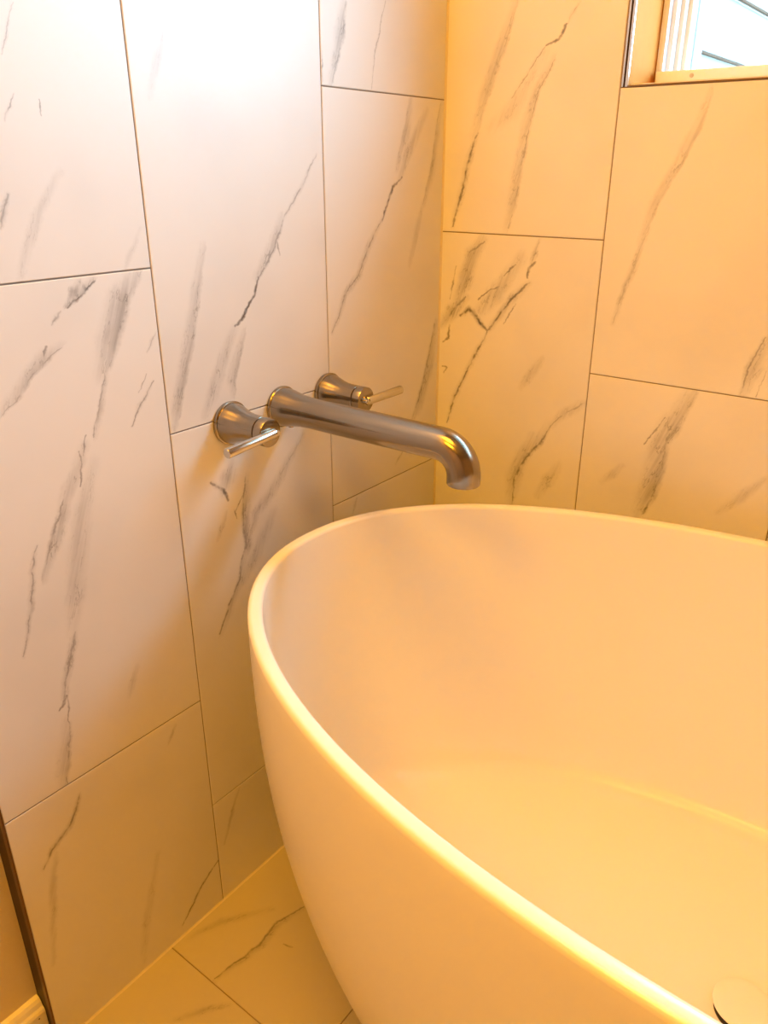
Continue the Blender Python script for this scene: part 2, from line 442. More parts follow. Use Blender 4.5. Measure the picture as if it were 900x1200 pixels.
# ------------------------------------------------------------------ materials
def mat_new(name):
    mt = bpy.data.materials.new(name)
    mt.use_nodes = True
    nt = mt.node_tree
    return mt, nt, nt.nodes['Principled BSDF']

def noise(nt, vec, scale, detail=3, rough=0.5):
    n = nt.nodes.new('ShaderNodeTexNoise')
    n.inputs['Scale'].default_value = scale
    n.inputs['Detail'].default_value = detail
    n.inputs['Roughness'].default_value = rough
    if vec is not None: nt.links.new(vec, n.inputs['Vector'])
    return n

def math_node(nt, op, a, b=None, clamp=False):
    n = nt.nodes.new('ShaderNodeMath')
    n.operation = op
    n.use_clamp = clamp
    for i, v in enumerate((a, b)):
        if v is None: continue
        if isinstance(v, (int, float)): n.inputs[i].default_value = v
        else: nt.links.new(v, n.inputs[i])
    return n.outputs[0]

def vmath(nt, op, a, b=None, scale=None):
    n = nt.nodes.new('ShaderNodeVectorMath')
    n.operation = op
    for i, v in enumerate((a, b)):
        if v is None: continue
        if isinstance(v, tuple): n.inputs[i].default_value = v
        else: nt.links.new(v, n.inputs[i])
    if scale is not None:
        if isinstance(scale, (int, float)): n.inputs['Scale'].default_value = scale
        else: nt.links.new(scale, n.inputs['Scale'])
    return n

def maprange(nt, v, f0, f1, t0, t1, smooth=True):
    n = nt.nodes.new('ShaderNodeMapRange')
    n.interpolation_type = 'SMOOTHSTEP' if smooth else 'LINEAR'
    for key, val in (('Value', v), ('From Min', f0), ('From Max', f1), ('To Min', t0), ('To Max', t1)):
        if isinstance(val, (int, float)): n.inputs[key].default_value = val
        else: nt.links.new(val, n.inputs[key])
    return n.outputs['Result']

def make_vein_group():
    g = bpy.data.node_groups.new('marble_vein', 'ShaderNodeTree')
    def sock(n, t, io='INPUT'): g.interface.new_socket(n, in_out=io, socket_type=t)
    sock('P', 'NodeSocketVector'); sock('A', 'NodeSocketVector'); sock('Dir', 'NodeSocketVector'); sock('Perp', 'NodeSocketVector')
    for n in ('Len', 'Width', 'LineStrength', 'SoftPos', 'SoftNeg', 'SoftStrength', 'T0', 'T1'): sock(n, 'NodeSocketFloat')
    sock('Line', 'NodeSocketFloat', 'OUTPUT'); sock('Soft', 'NodeSocketFloat', 'OUTPUT')
    i = g.nodes.new('NodeGroupInput'); o = g.nodes.new('NodeGroupOutput')
    I = i.outputs
    pa = vmath(g, 'SUBTRACT', I['P'], I['A']).outputs[0]
    t = vmath(g, 'DOT_PRODUCT', pa, I['Dir']).outputs['Value']
    t = math_node(g, 'MINIMUM', math_node(g, 'MAXIMUM', t, 0.0), I['Len'])
    q = vmath(g, 'SCALE', I['Dir'], None, t).outputs[0]
    env = maprange(g, math_node(g, 'DIVIDE', t, I['Len']), 0.0, 1.0, I['T0'], I['T1'], False)
    lenv = maprange(g, env, 0.0, 1.0, 0.5, 1.0, False)
    wenv = maprange(g, env, 0.0, 1.0, 0.45, 1.0, False)
    d = vmath(g, 'LENGTH', vmath(g, 'SUBTRACT', pa, q).outputs[0]).outputs['Value']
    s = vmath(g, 'DOT_PRODUCT', pa, I['Perp']).outputs['Value']
    pos = math_node(g, 'GREATER_THAN', s, 0.0)
    diff = math_node(g, 'SUBTRACT', I['SoftPos'], I['SoftNeg'])
    sw = math_node(g, 'ADD', math_node(g, 'MULTIPLY', pos, diff), I['SoftNeg'])
    line = math_node(g, 'MULTIPLY', maprange(g, d, 0.0, math_node(g, 'MULTIPLY', I['Width'], lenv), 1.0, 0.0), math_node(g, 'MULTIPLY', I['LineStrength'], lenv))
    soft = math_node(g, 'MULTIPLY', maprange(g, d, 0.0, math_node(g, 'MULTIPLY', sw, wenv), 1.0, 0.0), math_node(g, 'MULTIPLY', I['SoftStrength'], env))
    g.links.new(line, o.inputs['Line']); g.links.new(soft, o.inputs['Soft'])
    return g

VEIN = make_vein_group()

def tile_material(name, segs, seed, roughness=0.40, tone=(0.82, 0.815, 0.80)):
    mt, nt, bs = mat_new(name)
    tc = nt.nodes.new('ShaderNodeTexCoord')
    sep = nt.nodes.new('ShaderNodeSeparateXYZ'); nt.links.new(tc.outputs['Object'], sep.inputs[0])
    com = nt.nodes.new('ShaderNodeCombineXYZ')
    nt.links.new(sep.outputs['X'], com.inputs['X']); nt.links.new(sep.outputs['Z'], com.inputs['Y'])
    com.inputs['Z'].default_value = seed * 1.37
    uv = com.outputs[0]
    w1 = noise(nt, uv, 38, 3)
    off = vmath(nt, 'SCALE', vmath(nt, 'SUBTRACT', w1.outputs['Color'], (0.5, 0.5, 0.5)).outputs[0], None, 0.009).outputs[0]
    w2 = noise(nt, uv, 190, 2)
    off2 = vmath(nt, 'SCALE', vmath(nt, 'SUBTRACT', w2.outputs['Color'], (0.5, 0.5, 0.5)).outputs[0], None, 0.0035).outputs[0]
    warped = vmath(nt, 'ADD', vmath(nt, 'ADD', uv, off).outputs[0], off2).outputs[0]
    flat = vmath(nt, 'MULTIPLY', warped, (1, 1, 0)).outputs[0]
    line = soft = None
    for (u0, v0, u1, v1, lw, ls, sw, ss, side, t0, t1) in segs:
        dx, dy = u1 - u0, v1 - v0
        ln = math.hypot(dx, dy) or 1e-4
        dx, dy = dx / ln, dy / ln
        n = nt.nodes.new('ShaderNodeGroup'); n.node_tree = VEIN
        nt.links.new(flat, n.inputs['P'])
        n.inputs['A'].default_value = (u0, v0, 0)
        n.inputs['Dir'].default_value = (dx, dy, 0)
        n.inputs['Perp'].default_value = (-dy, dx, 0)
        n.inputs['Len'].default_value = ln
        n.inputs['Width'].default_value = max(lw, 0.4) * 0.001 * 0.95
        n.inputs['LineStrength'].default_value = ls
        big, small = max(sw, 0.5) * 0.001, max(sw, 0.5) * 0.0003
        n.inputs['SoftPos'].default_value = big if side > 0 else small if side < 0 else big * 0.75
        n.inputs['SoftNeg'].default_value = big if side < 0 else small if side > 0 else big * 0.75
        n.inputs['SoftStrength'].default_value = ss * 0.88
        n.inputs['T0'].default_value = t0
        n.inputs['T1'].default_value = t1
        line = n.outputs['Line'] if line is None else math_node(nt, 'MAXIMUM', line, n.outputs['Line'])
        soft = n.outputs['Soft'] if soft is None else math_node(nt, 'MAXIMUM', soft, n.outputs['Soft'])
    # streaks run with the veins, breaking them up
    mp = nt.nodes.new('ShaderNodeMapping')
    nt.links.new(uv, mp.inputs['Vector'])
    mp.inputs['Rotation'].default_value = (0, 0, math.radians(21))
    stretched = vmath(nt, 'MULTIPLY', mp.outputs[0], (190, 7, 1)).outputs[0]
    st = noise(nt, stretched, 1.0, 4, 0.6)
    brk = noise(nt, uv, 60, 2, 0.6)
    cloud = noise(nt, uv, 5, 2, 0.5)
    stv = maprange(nt, st.outputs['Fac'], 0.30, 0.70, 0.45, 1.1)
    brv = maprange(nt, brk.outputs['Fac'], 0.32, 0.6, 0.35, 1.1)
    cl = maprange(nt, cloud.outputs['Fac'], 0.45, 0.75, 0.0, 0.05)
    mask = cl
    if line is not None:
        a = math_node(nt, 'MULTIPLY', line, brv)
        b = math_node(nt, 'MULTIPLY', soft, stv)
        # hair-fine filaments inside the smears
        fs = noise(nt, vmath(nt, 'MULTIPLY', mp.outputs[0], (75, 17, 1)).outputs[0], 1.0, 5, 0.62)
        fil = maprange(nt, math_node(nt, 'ABSOLUTE', math_node(nt, 'SUBTRACT', fs.outputs['Fac'], 0.5)), 0.0, 0.035, 1.0, 0.0)
        f = math_node(nt, 'MULTIPLY', math_node(nt, 'MULTIPLY', fil, brv), math_node(nt, 'MULTIPLY', soft, 1.75))
        mask = math_node(nt, 'ADD', math_node(nt, 'MAXIMUM', math_node(nt, 'MAXIMUM', a, b), f), cl, True)
    ramp = nt.nodes.new('ShaderNodeValToRGB')
    nt.links.new(mask, ramp.inputs[0])
    e = ramp.color_ramp.elements
    e[0].color = tone + (1,)
    e[1].color = (0.10, 0.09, 0.085, 1)
    k = ramp.color_ramp.elements.new(0.35); k.color = tuple(0.55 * c for c in tone) + (1,)
    nt.links.new(ramp.outputs[0], bs.inputs['Base Color'])
    bs.inputs['Roughness'].default_value = roughness
    bs.inputs['Specular IOR Level'].default_value = 0.55
    return mt

def random_veins(rng, w, h):
    out = []
    for k in range(rng.randint(3, 5)):
        u = rng.uniform(0, w); v = rng.uniform(h * 0.35, h)
        d = rng.uniform(-0.5, -0.25)
        for s in range(rng.randint(2, 4)):
            L = rng.uniform(0.05, 0.11)
            u2, v2 = u + L * (d + rng.uniform(-.12, .12)), v - L
            out.append((u, v, u2, v2, rng.uniform(1, 3), rng.uniform(.15, .7), rng.uniform(6, 18), rng.uniform(.15, .35), rng.choice((-1, 0, 1)), 0.6, 0.6))
            u, v = u2, v2
    return out

_rng = random.Random(7)
GENERIC = [tile_material('marble_tile_%d' % k, random_veins(_rng, TW, TH), 50 + k) for k in range(4)]
TILE_MATS = {}
def tile_mat(key):
    if key not in TILE_MATS:
        if key[0] == 'F':            # floor tiles: a beige, duller wall tile, floor shade put into the tone
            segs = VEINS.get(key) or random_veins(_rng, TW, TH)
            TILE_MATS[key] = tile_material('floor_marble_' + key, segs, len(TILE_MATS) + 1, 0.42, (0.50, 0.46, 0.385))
        elif key in VEINS:
            TILE_MATS[key] = tile_material('marble_' + key, VEINS[key], len(TILE_MATS) + 1)
        else:
            TILE_MATS[key] = GENERIC[len(TILE_MATS) % 4]
    return TILE_MATS[key]

def plain(name, col, rough, metallic=0.0, bump=0.0, bscale=300, var=0.03, spec=0.5):
    mt, nt, bs = mat_new(name)
    tc = nt.nodes.new('ShaderNodeTexCoord')
    n = noise(nt, tc.outputs['Object'], bscale, 3)
    lo = tuple(c * (1 - var) for c in col) + (1,)
    hi = tuple(min(1, c * (1 + var)) for c in col) + (1,)
    r = nt.nodes.new('ShaderNodeValToRGB')
    r.color_ramp.elements[0].color = lo; r.color_ramp.elements[1].color = hi
    nt.links.new(n.outputs['Fac'], r.inputs[0]); nt.links.new(r.outputs[0], bs.inputs['Base Color'])
    bs.inputs['Roughness'].default_value = rough
    bs.inputs['Metallic'].default_value = metallic
    bs.inputs['Specular IOR Level'].default_value = spec
    if bump:
        b = nt.nodes.new('ShaderNodeBump'); b.inputs['Strength'].default_value = bump; b.inputs['Distance'].default_value = 0.001
        nt.links.new(n.outputs['Fac'], b.inputs['Height']); nt.links.new(b.outputs[0], bs.inputs['Normal'])
    return mt

GROUT = plain('grout', (0.30, 0.24, 0.20), 0.9, bump=0.3)
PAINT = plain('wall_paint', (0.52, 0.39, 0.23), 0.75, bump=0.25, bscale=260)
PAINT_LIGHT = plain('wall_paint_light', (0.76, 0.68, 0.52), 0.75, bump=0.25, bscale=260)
CAULK = plain('caulk', (0.70, 0.64, 0.54), 0.5)
WOOD = plain('pine_jamb', (0.70, 0.26, 0.045), 0.7, bscale=60, var=0.08, spec=0.1)
WHITE_TRIM = plain('white_trim_paint', (0.84, 0.82, 0.78), 0.4)
CEIL_PAINT = plain('ceiling_paint', (0.45, 0.33, 0.18), 0.85)
DARK_EDGE = plain('dark_bronze_edge', (0.045, 0.022, 0.014), 0.5, 0.3)
VINYL = plain('window_vinyl', (0.85, 0.86, 0.86), 0.35)
CREAM = plain('cream_stop', (0.80, 0.77, 0.66), 0.45)
SIDING = plain('painted_siding', (0.84, 0.83, 0.81), 0.6, bscale=40)
CONCRETE = plain('outside_ground', (0.2, 0.2, 0.18), 0.9, bscale=20, var=0.15)
ACRYLIC = plain('tub_acrylic', (0.89, 0.88, 0.855), 0.16, bscale=30, var=0.005, spec=0.5)
CHROME_EDGE = plain('polished_edge_trim', (0.62, 0.60, 0.57), 0.22, 1.0)
DARK_GAP = plain('drain_gap', (0.06, 0.05, 0.04), 0.5, 0.6)
SCREW = plain('screw_head', (0.55, 0.5, 0.42), 0.4, 0.6)

def brushed(name, axis_scale, rough=0.20, col=(0.35, 0.305, 0.245), aniso=0.55):
    mt, nt, bs = mat_new(name)
    tc = nt.nodes.new('ShaderNodeTexCoord')
    mp = nt.nodes.new('ShaderNodeMapping'); mp.inputs['Scale'].default_value = axis_scale
    nt.links.new(tc.outputs['Object'], mp.inputs[0])
    n = noise(nt, mp.outputs[0], 1.0, 4, 0.65)
    r = nt.nodes.new('ShaderNodeValToRGB')
    r.color_ramp.elements[0].color = tuple(c * 0.93 for c in col) + (1,)
    r.color_ramp.elements[1].color = tuple(min(1, c * 1.06) for c in col) + (1,)
    nt.links.new(n.outputs['Fac'], r.inputs[0]); nt.links.new(r.outputs[0], bs.inputs['Base Color'])
    nt.links.new(maprange(nt, n.outputs['Fac'], 0.2, 0.8, rough - 0.015, rough + 0.015), bs.inputs['Roughness'])
    bs.inputs['Metallic'].default_value = 1.0
    tg = nt.nodes.new('ShaderNodeTangent'); tg.direction_type = 'RADIAL'; tg.axis = 'X'
    nt.links.new(tg.outputs[0], bs.inputs['Tangent'])
    bs.inputs['Anisotropic'].default_value = aniso
    bs.inputs['Anisotropic Rotation'].default_value = 0.25
    return mt

NICKEL = brushed('brushed_nickel', (6, 260, 260))
NICKEL_TURNED = brushed('brushed_nickel_turned', (500, 12, 12))
NICKEL_GLINT = brushed('nickel_lever_glint', (8, 260, 260), 0.17, (0.60, 0.575, 0.53), 0.0)  # paler copy of the nickel, window reflection put into its colour

def glass_material():
    mt, nt, bs = mat_new('window_glass')
    nt.nodes.remove(bs)
    out = [n for n in nt.nodes if n.type == 'OUTPUT_MATERIAL'][0]
    t = nt.nodes.new('ShaderNodeBsdfTransparent'); t.inputs[0].default_value = (0.95, 0.97, 0.96, 1)
    g = nt.nodes.new('ShaderNodeBsdfGlossy'); g.inputs['Roughness'].default_value = 0.02
    fr = nt.nodes.new('ShaderNodeFresnel'); fr.inputs['IOR'].default_value = 1.45
    mx = nt.nodes.new('ShaderNodeMixShader')
    geo = nt.nodes.new('ShaderNodeNewGeometry')
    front = math_node(nt, 'SUBTRACT', 1.0, geo.outputs['Backfacing'])     # reflect at the outer faces only
    nt.links.new(math_node(nt, 'MULTIPLY', fr.outputs[0], front), mx.inputs[0]); nt.links.new(t.outputs[0], mx.inputs[1]); nt.links.new(g.outputs[0], mx.inputs[2])
    nt.links.new(mx.outputs[0], out.inputs['Surface'])
    return mt
GLASS = glass_material()

def emitter(name, col, strength):
    mt, nt, bs = mat_new(name)
    bs.inputs['Emission Color'].default_value = col
    bs.inputs['Emission Strength'].default_value = strength
    bs.inputs['Base Color'].default_value = (0.9, 0.88, 0.82, 1)
    return mt
LAMP_GLOW = emitter('lamp_glow', LAMP_COLOR, LAMP_STRENGTH)

# ------------------------------------------------------------------ tiles
_tile_cache = {}
def tile_mesh(w, h, cut=0.0):
    """w wide (x), h high (z), front face at y = 0 looking to -y, chamfered arris"""
    key = (round(w, 4), round(h, 4), round(cut, 4))
    if key in _tile_cache: return _tile_cache[key]
    g, c = GAP / 2, 0.0007
    bm = bmesh.new()
    def ring(i, y): return [bm.verts.new(p) for p in ((g + i, y, cut + g + i), (w - g - i, y, cut + g + i), (w - g - i, y, h - g - i), (g + i, y, h - g - i))]
    r0, r1, r2 = ring(0, TT), ring(0, c), ring(c, 0)
    for a, b in ((r0, r1), (r1, r2)):
        for k in range(4): bm.faces.new((a[k], a[(k + 1) % 4], b[(k + 1) % 4], b[k]))
    bm.faces.new(r2); bm.faces.new(r0[::-1])
    me = bm_mesh(bm, 'tile')
    _tile_cache[key] = me
    return me

def put_tile(parent, key, w, h, loc, rot, cut=0.0):
    return new_obj('tile', tile_mesh(w, h, cut), tile_mat(key), parent, loc, rot)

ROT_L = (0, 0, math.radians(90))
ROT_R = (0, 0, 0)
ROT_F = (math.radians(-90), 0, 0)

# ---- left wall: painted plaster, tile backing standing proud of it, tiles
wall_left = tag(new_obj('wall_left', box_mesh('wall_left', -0.15, -0.030, ROOM_Y, 0.12, 0, CEIL), PAINT_LIGHT), kind='structure')
new_obj('tile_backing', box_mesh('tile_backing', -0.030, -0.0016, YE + 0.002, 0.0, 0, CEIL), GROUT, wall_left)
for col, (ya, yb, zj) in enumerate(((YE, YA, Z0), (YA, YB, Z1), (YB, 0.0, Z2))):
    for n in range(-3, 3):
        lo, hi = max(zj + n * TH, 0.0), min(zj + (n + 1) * TH, CEIL)
        if hi - lo < 0.01: continue
        z = zj + n * TH
        put_tile(wall_left, 'L%d%d' % (col, n), yb - ya, hi - z, (0, ya, z), ROT_L, lo - z)
# dark metal profile closing the tile edge
bm = bmesh.new()
add_box(bm, -0.0298, -0.0070, YE - 0.0016, YE + 0.0016, 0.0, CEIL)
new_obj('edge_trim', bm_mesh(bm, 'edge_trim'), DARK_EDGE, wall_left)
bm = bmesh.new()
add_box(bm, -0.0070, 0.0004, YE - 0.0016, YE + 0.0006, 0.0, CEIL)
new_obj('edge_trim_lip', bm_mesh(bm, 'edge_trim_lip'), plain('bronze_lip', (0.16, 0.09, 0.05), 0.4, 0.5), wall_left)

# baseboard on the painted part: moulded top
bm = bmesh.new()
prof = [(-0.030, 0.0), (-0.014, 0.0), (-0.014, 0.066), (-0.0155, 0.070), (-0.0185, 0.073), (-0.0205, 0.080), (-0.0235, 0.0845), (-0.030, 0.086)]
ends = []
for y in (ROOM_Y + 0.02, YE - 0.0025):
    ends.append([bm.verts.new((x, y, z)) for x, z in prof])
for k in range(len(prof)):
    k2 = (k + 1) % len(prof)
    bm.faces.new((ends[0][k], ends[0][k2], ends[1][k2], ends[1][k]))
bm.faces.new(ends[0]); bm.faces.new(ends[1][::-1])
base = tag(new_obj('baseboard_left', bm_mesh(bm, 'baseboard_left'), WHITE_TRIM), kind='structure')
new_obj('nail_hole', lathe_mesh('nail_hole', [(-0.0145, 0.0), (-0.0145, 0.0011), (-0.0137, 0.0011), (-0.0137, 0)], 12), DARK_GAP, base, (0, -0.921, 0.06))

# ---- right wall with the window opening
bm = bmesh.new()
Y0, Y1 = 0.0016, 0.20
for (x0, x1, z0, z1) in ((-0.15, WIN_X0, 0, CEIL), (WIN_X1, ROOM_X + 0.1, 0, CEIL), (WIN_X0, WIN_X1, 0, WIN_Z0), (WIN_X0, WIN_X1, WIN_Z1, CEIL)):
    add_box(bm, x0, x1, Y0, Y1, z0, z1)
wall_right = tag(new_obj('wall_right', bm_mesh(bm, 'wall_right'), GROUT), kind='structure')
ncol = 0
xs = [0.0] + [XC + TW * k for k in range(0, 8)]
for col in range(len(xs) - 1):
    xa, xb = xs[col], xs[col + 1]
    zj = ZR0 - (col % 3) * TH / 3
    for n in range(-2, 4):
        lo, hi = max(zj + n * TH, 0.0), min(zj + (n + 1) * TH, CEIL)
        if hi - lo < 0.01: continue
        pieces = [(lo, hi)]
        if xa > WIN_X0 - 0.01 and xb < WIN_X1 + 0.01:
            pieces = [(a, b) for a, b in ((lo, min(hi, WIN_Z0 - 0.0006)), (max(lo, WIN_Z1), hi)) if b - a > 0.01]
        for a, b in pieces:
            put_tile(wall_right, 'R%d%d' % (col, n), xb - xa, b - a, (xa, 0, a), ROT_R)

# ---- floor
floor = tag(new_obj('floor', box_mesh('floor', -0.15, ROOM_X + 0.1, ROOM_Y - 0.1, 0.2, -0.12, -0.0016), GROUT), kind='structure')
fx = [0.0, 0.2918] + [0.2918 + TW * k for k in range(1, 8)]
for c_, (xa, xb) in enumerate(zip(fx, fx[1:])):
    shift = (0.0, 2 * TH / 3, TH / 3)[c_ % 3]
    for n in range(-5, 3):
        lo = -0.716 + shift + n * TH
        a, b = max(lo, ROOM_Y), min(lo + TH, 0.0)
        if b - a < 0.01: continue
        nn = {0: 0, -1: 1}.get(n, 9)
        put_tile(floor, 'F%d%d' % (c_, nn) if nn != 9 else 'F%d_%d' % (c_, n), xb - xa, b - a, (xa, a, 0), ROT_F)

# ---- caulk where the tiled planes meet
def bead(parent, name, pts):
    bm = bmesh.new()
    a = [bm.verts.new(p) for p in pts[0]]; c = [bm.verts.new(p) for p in pts[1]]
    for k in range(3): bm.faces.new((a[k], a[(k + 1) % 3], c[(k + 1) % 3], c[k]))
    bm.faces.new(a); bm.faces.new(c[::-1])
    return new_obj(name, bm_mesh(bm, name), CAULK, parent)
cw = 0.0028
bead(wall_right, 'caulk_bead', [[(-0.001, 0.001, z), (cw, -0.0002, z), (-0.0, -cw, z)] for z in (0.0, CEIL)])
bead(wall_left, 'caulk_bead', [[(-0.001, y, -0.001), (cw, y, 0.0001), (0.0001, y, cw)] for y in (YE, -0.001)])
bead(wall_right, 'caulk_bead', [[(x, 0.001, -0.001), (x, -cw, 0.0001), (x, -0.0001, cw)] for x in (0.001, ROOM_X)])

# ---- the rest of the room
tag(new_obj('ceiling', box_mesh('ceiling', -0.15, ROOM_X + 0.1, ROOM_Y - 0.1, 0.2, CEIL, CEIL + 0.1), CEIL_PAINT), kind='structure')
tag(new_obj('wall_back', box_mesh('wall_back', -0.15, ROOM_X + 0.1, ROOM_Y - 0.1, ROOM_Y, 0, CEIL), PAINT), kind='structure')
tag(new_obj('wall_far_side', box_mesh('wall_far_side', ROOM_X, ROOM_X + 0.1, ROOM_Y, 0.0016, 0, CEIL), PAINT), kind='structure')

# ------------------------------------------------------------------ window
win = bpy.data.objects.new('window_1', None); C.objects.link(win); win['kind'] = 'structure'
win.location = (WIN_X0, 0, WIN_Z0)
def wpart(name, x0, x1, y0, y1, z0, z1, mat, bevel=0.0, parent=None):
    return new_obj(name, box_mesh(name, x0 - WIN_X0, x1 - WIN_X0, y0, y1, z0 - WIN_Z0, z1 - WIN_Z0, bevel), mat, parent or win)
# polished edge profile round the tiled opening: lip + groove + lip
wpart('edge_trim', WIN_X0, WIN_X0 + 0.0024, -0.0012, 0.012, WIN_Z0, WIN_Z1, CHROME_EDGE)
wpart('edge_trim', WIN_X0 + 0.0024, WIN_X0 + 0.0050, 0.0012, 0.012, WIN_Z0, WIN_Z1, DARK_EDGE)
wpart('edge_trim', WIN_X0 + 0.0050, WIN_X0 + 0.0085, -0.0008, 0.0028, WIN_Z0, WIN_Z1, CHROME_EDGE)
wpart('edge_trim', WIN_X0 + 0.0085, WIN_X1, -0.0006, 0.012, WIN_Z0 - 0.0006, WIN_Z0 + 0.0014, plain('bronze_edge', (0.22, 0.13, 0.06), 0.35, 0.6))
jx = WIN_X0 + 0.0085
wpart('jamb', WIN_X0 + 0.0051, jx - 0.0006, 0.003, 0.20, WIN_Z0, WIN_Z1, WOOD)
wpart('jamb', WIN_X1 - 0.008, WIN_X1, 0.0, 0.20, WIN_Z0, WIN_Z1, WHITE_TRIM)
wpart('head', jx, WIN_X1 - 0.008, 0.0, 0.20, WIN_Z1 - 0.01, WIN_Z1, WHITE_TRIM)
wpart('sill', jx, WIN_X1 - 0.008, 0.012, 0.20, WIN_Z0, WIN_Z0 + 0.004, WHITE_TRIM)
# white vinyl frame stepping back in three tracks, then the cream stop
wx1 = WIN_X1 - 0.008
for side in (0, 1):
    def xr(a, b): return (a, b) if side == 0 else (wx1 - (b - jx), wx1 - (a - jx))
    for (a, b, y0, y1, mat, nm) in ((jx, 0.3140, 0.100, 0.112, VINYL, 'frame_track'), (jx, 0.3205, 0.1122, 0.128, VINYL, 'frame_track'),
                                    (jx, 0.3265, 0.1282, 0.142, CREAM, 'frame_track'), (jx, 0.3325, 0.1422, 0.165, CREAM, 'frame_track')):
        x0, x1 = xr(a, b)
        wpart(nm, x0, x1, y0, y1, WIN_Z0 + 0.004, WIN_Z1 - 0.01, mat, 0.0012)
rail = wpart('bottom_rail', 0.3095, wx1 - 0.006, 0.088, 0.0998, WIN_Z0 + 0.004, 1.2565, WHITE_TRIM, 0.0012)
new_obj('screw', lathe_mesh('screw', [(0, 0), (0.0, 0.003), (-0.001, 0.0028), (-0.001, 0)], 16), SCREW, rail, (0.362 - WIN_X0, 0.0879, 1.2487 - WIN_Z0), (0, 0, math.radians(90)))
wpart('bottom_rail', 0.3325, wx1 - 0.0282, 0.1002, 0.165, WIN_Z0 + 0.004, 1.252, VINYL)
wpart('top_rail', 0.3325, wx1 - 0.0282, 0.1002, 0.165, WIN_Z1 - 0.04, WIN_Z1 - 0.01, VINYL)
wpart('pane', 0.3325, wx1 - 0.0282, 0.150, 0.154, 1.252, WIN_Z1 - 0.04, GLASS)

# ------------------------------------------------------------------ outside: lap siding wall beside the window
sid = empty('siding_wall', (0.28, 0.34, 0.0), 'white painted lap siding wall standing outside the bathroom window', 'house wall')
new_obj('wall_core', box_mesh('wall_core', -0.25, -0.030, 0.0, 2.4, -0.3, 3.1), SIDING, sid)
bm = bmesh.new()
pr = [(-0.029, 0.125), (-0.029, 0.004), (-0.008, 0.000), (-0.001, 0.003), (0.002, 0.010), (0.001, 0.018), (-0.005, 0.022), (-0.014, 0.026), (-0.022, 0.125)]
e0 = [bm.verts.new((x, 0.02, z)) for x, z in pr]; e1 = [bm.verts.new((x, 2.4, z)) for x, z in pr]
for k in range(len(pr)):
    k2 = (k + 1) % len(pr)
    bm.faces.new((e0[k], e0[k2], e1[k2], e1[k]))
bm.faces.new(e0); bm.faces.new(e1[::-1])
board = bm_mesh(bm, 'siding_board', True, 30)
shade_low = box_mesh('shade_strip', -0.006, 0.0008, 0.02, 2.4, -0.0022, 0.0012)
shade_high = box_mesh('shade_strip', -0.0135, -0.0102, 0.02, 2.4, 0.0236, 0.0250)
LAP_SHADE = plain('siding_painted_shade', (0.20, 0.12, 0.085), 0.9, spec=0.0)  # dark colour stands in for the shade lines along each board's lip
for k in range(-15, 17):
    sb = new_obj('siding_board', board, SIDING, sid, (0, 0, 1.311 + k * 0.101))
    new_obj('shade_strip', shade_low, LAP_SHADE, sb)
    new_obj('shade_strip', shade_high, LAP_SHADE, sb)
new_obj('corner_post', box_mesh('corner_post', -0.030, 0.004, -0.02, 0.0195, -0.3, 3.1, 0.003), SIDING, sid)
tag(new_obj('ground_outside', box_mesh('ground_outside', -6, 8, 0.2, 12, -0.5, -0.3), CONCRETE), kind='structure')

# unseen overhang, added to keep high sky light off the tub
sky_block = tag(new_obj('sky_block_eave', box_mesh('sky_block_eave', -1.5, 4.0, 0.2, 0.62, 2.40, 2.50), SIDING), kind='structure')
new_obj('sky_block_fascia', box_mesh('sky_block_fascia', -1.5, 4.0, 0.62, 0.645, 2.34, 2.54), SIDING, sky_block)

# ------------------------------------------------------------------ bathtub
TX, TY, TA, TB, TN, TZ = 0.764, -0.454, 0.682, 0.382, 2.1, 0.65
NSEG = 160
def tub_ring(bm, ia, ib, z):
    out = []
    for k in range(NSEG):
        t = 2 * math.pi * k / NSEG
        c_, s_ = math.cos(t), math.sin(t)
        out.append(bm.verts.new(((TA - ia) * math.copysign(abs(c_) ** (2 / TN), c_), (TB - ib) * math.copysign(abs(s_) ** (2 / TN), s_), z)))
    return out
def out_inset(z): return 0.18 * (1 - z / TZ) ** 2.6
prof = [(0.20, 0.14 + 0.02, 0.004), (0.184, 0.131, 0.0)]
for k in range(1, 33):
    z = (TZ - 0.007) * k / 32
    prof.append((out_inset(z), out_inset(z) * 0.7, z))
RIM = 0.0185
for a in (22, 45, 68, 90):
    r = 0.006
    d = r - r * math.cos(math.radians(a)); prof.append((d, d, TZ - 0.006 + r * math.sin(math.radians(a))))
for a in (90, 68, 45, 22, 0):
    r = 0.005
    d = RIM - (r - r * math.cos(math.radians(a))); prof.append((d, d, TZ - r + r * math.sin(math.radians(a))))
inner = [(0.63, .0195, .0195), (0.60, .022, .0215), (0.55, .027, .026), (0.50, .034, .031), (0.45, .043, .038), (0.40, .054, .046), (0.35, .067, .055),
         (0.31, .080, .063), (0.28, .092, .071), (0.26, .102, .078), (0.245, .113, .085), (0.234, .127, .094), (0.226, .145, .106),
         (0.2205, .17, .122), (0.2165, .20, .142), (0.213, .25, .175), (0.210, .32, .215), (0.207, .42, .265), (0.205, .52, .310), (0.204, .61, .350)]
prof += [(ia, ib, z) for z, ia, ib in inner]
bm = bmesh.new()
rings = [tub_ring(bm, *p) for p in prof]
for a, b in zip(rings, rings[1:]):
    for k in range(NSEG):
        k2 = (k + 1) % NSEG
        bm.faces.new((a[k], a[k2], b[k2], b[k]))
cb = bm.verts.new((0, 0, 0.004)); ct = bm.verts.new((0, 0, 0.2035))
for k in range(NSEG):
    k2 = (k + 1) % NSEG
    bm.faces.new((rings[0][k2], rings[0][k], cb)); bm.faces.new((rings[-1][k], rings[-1][k2], ct))
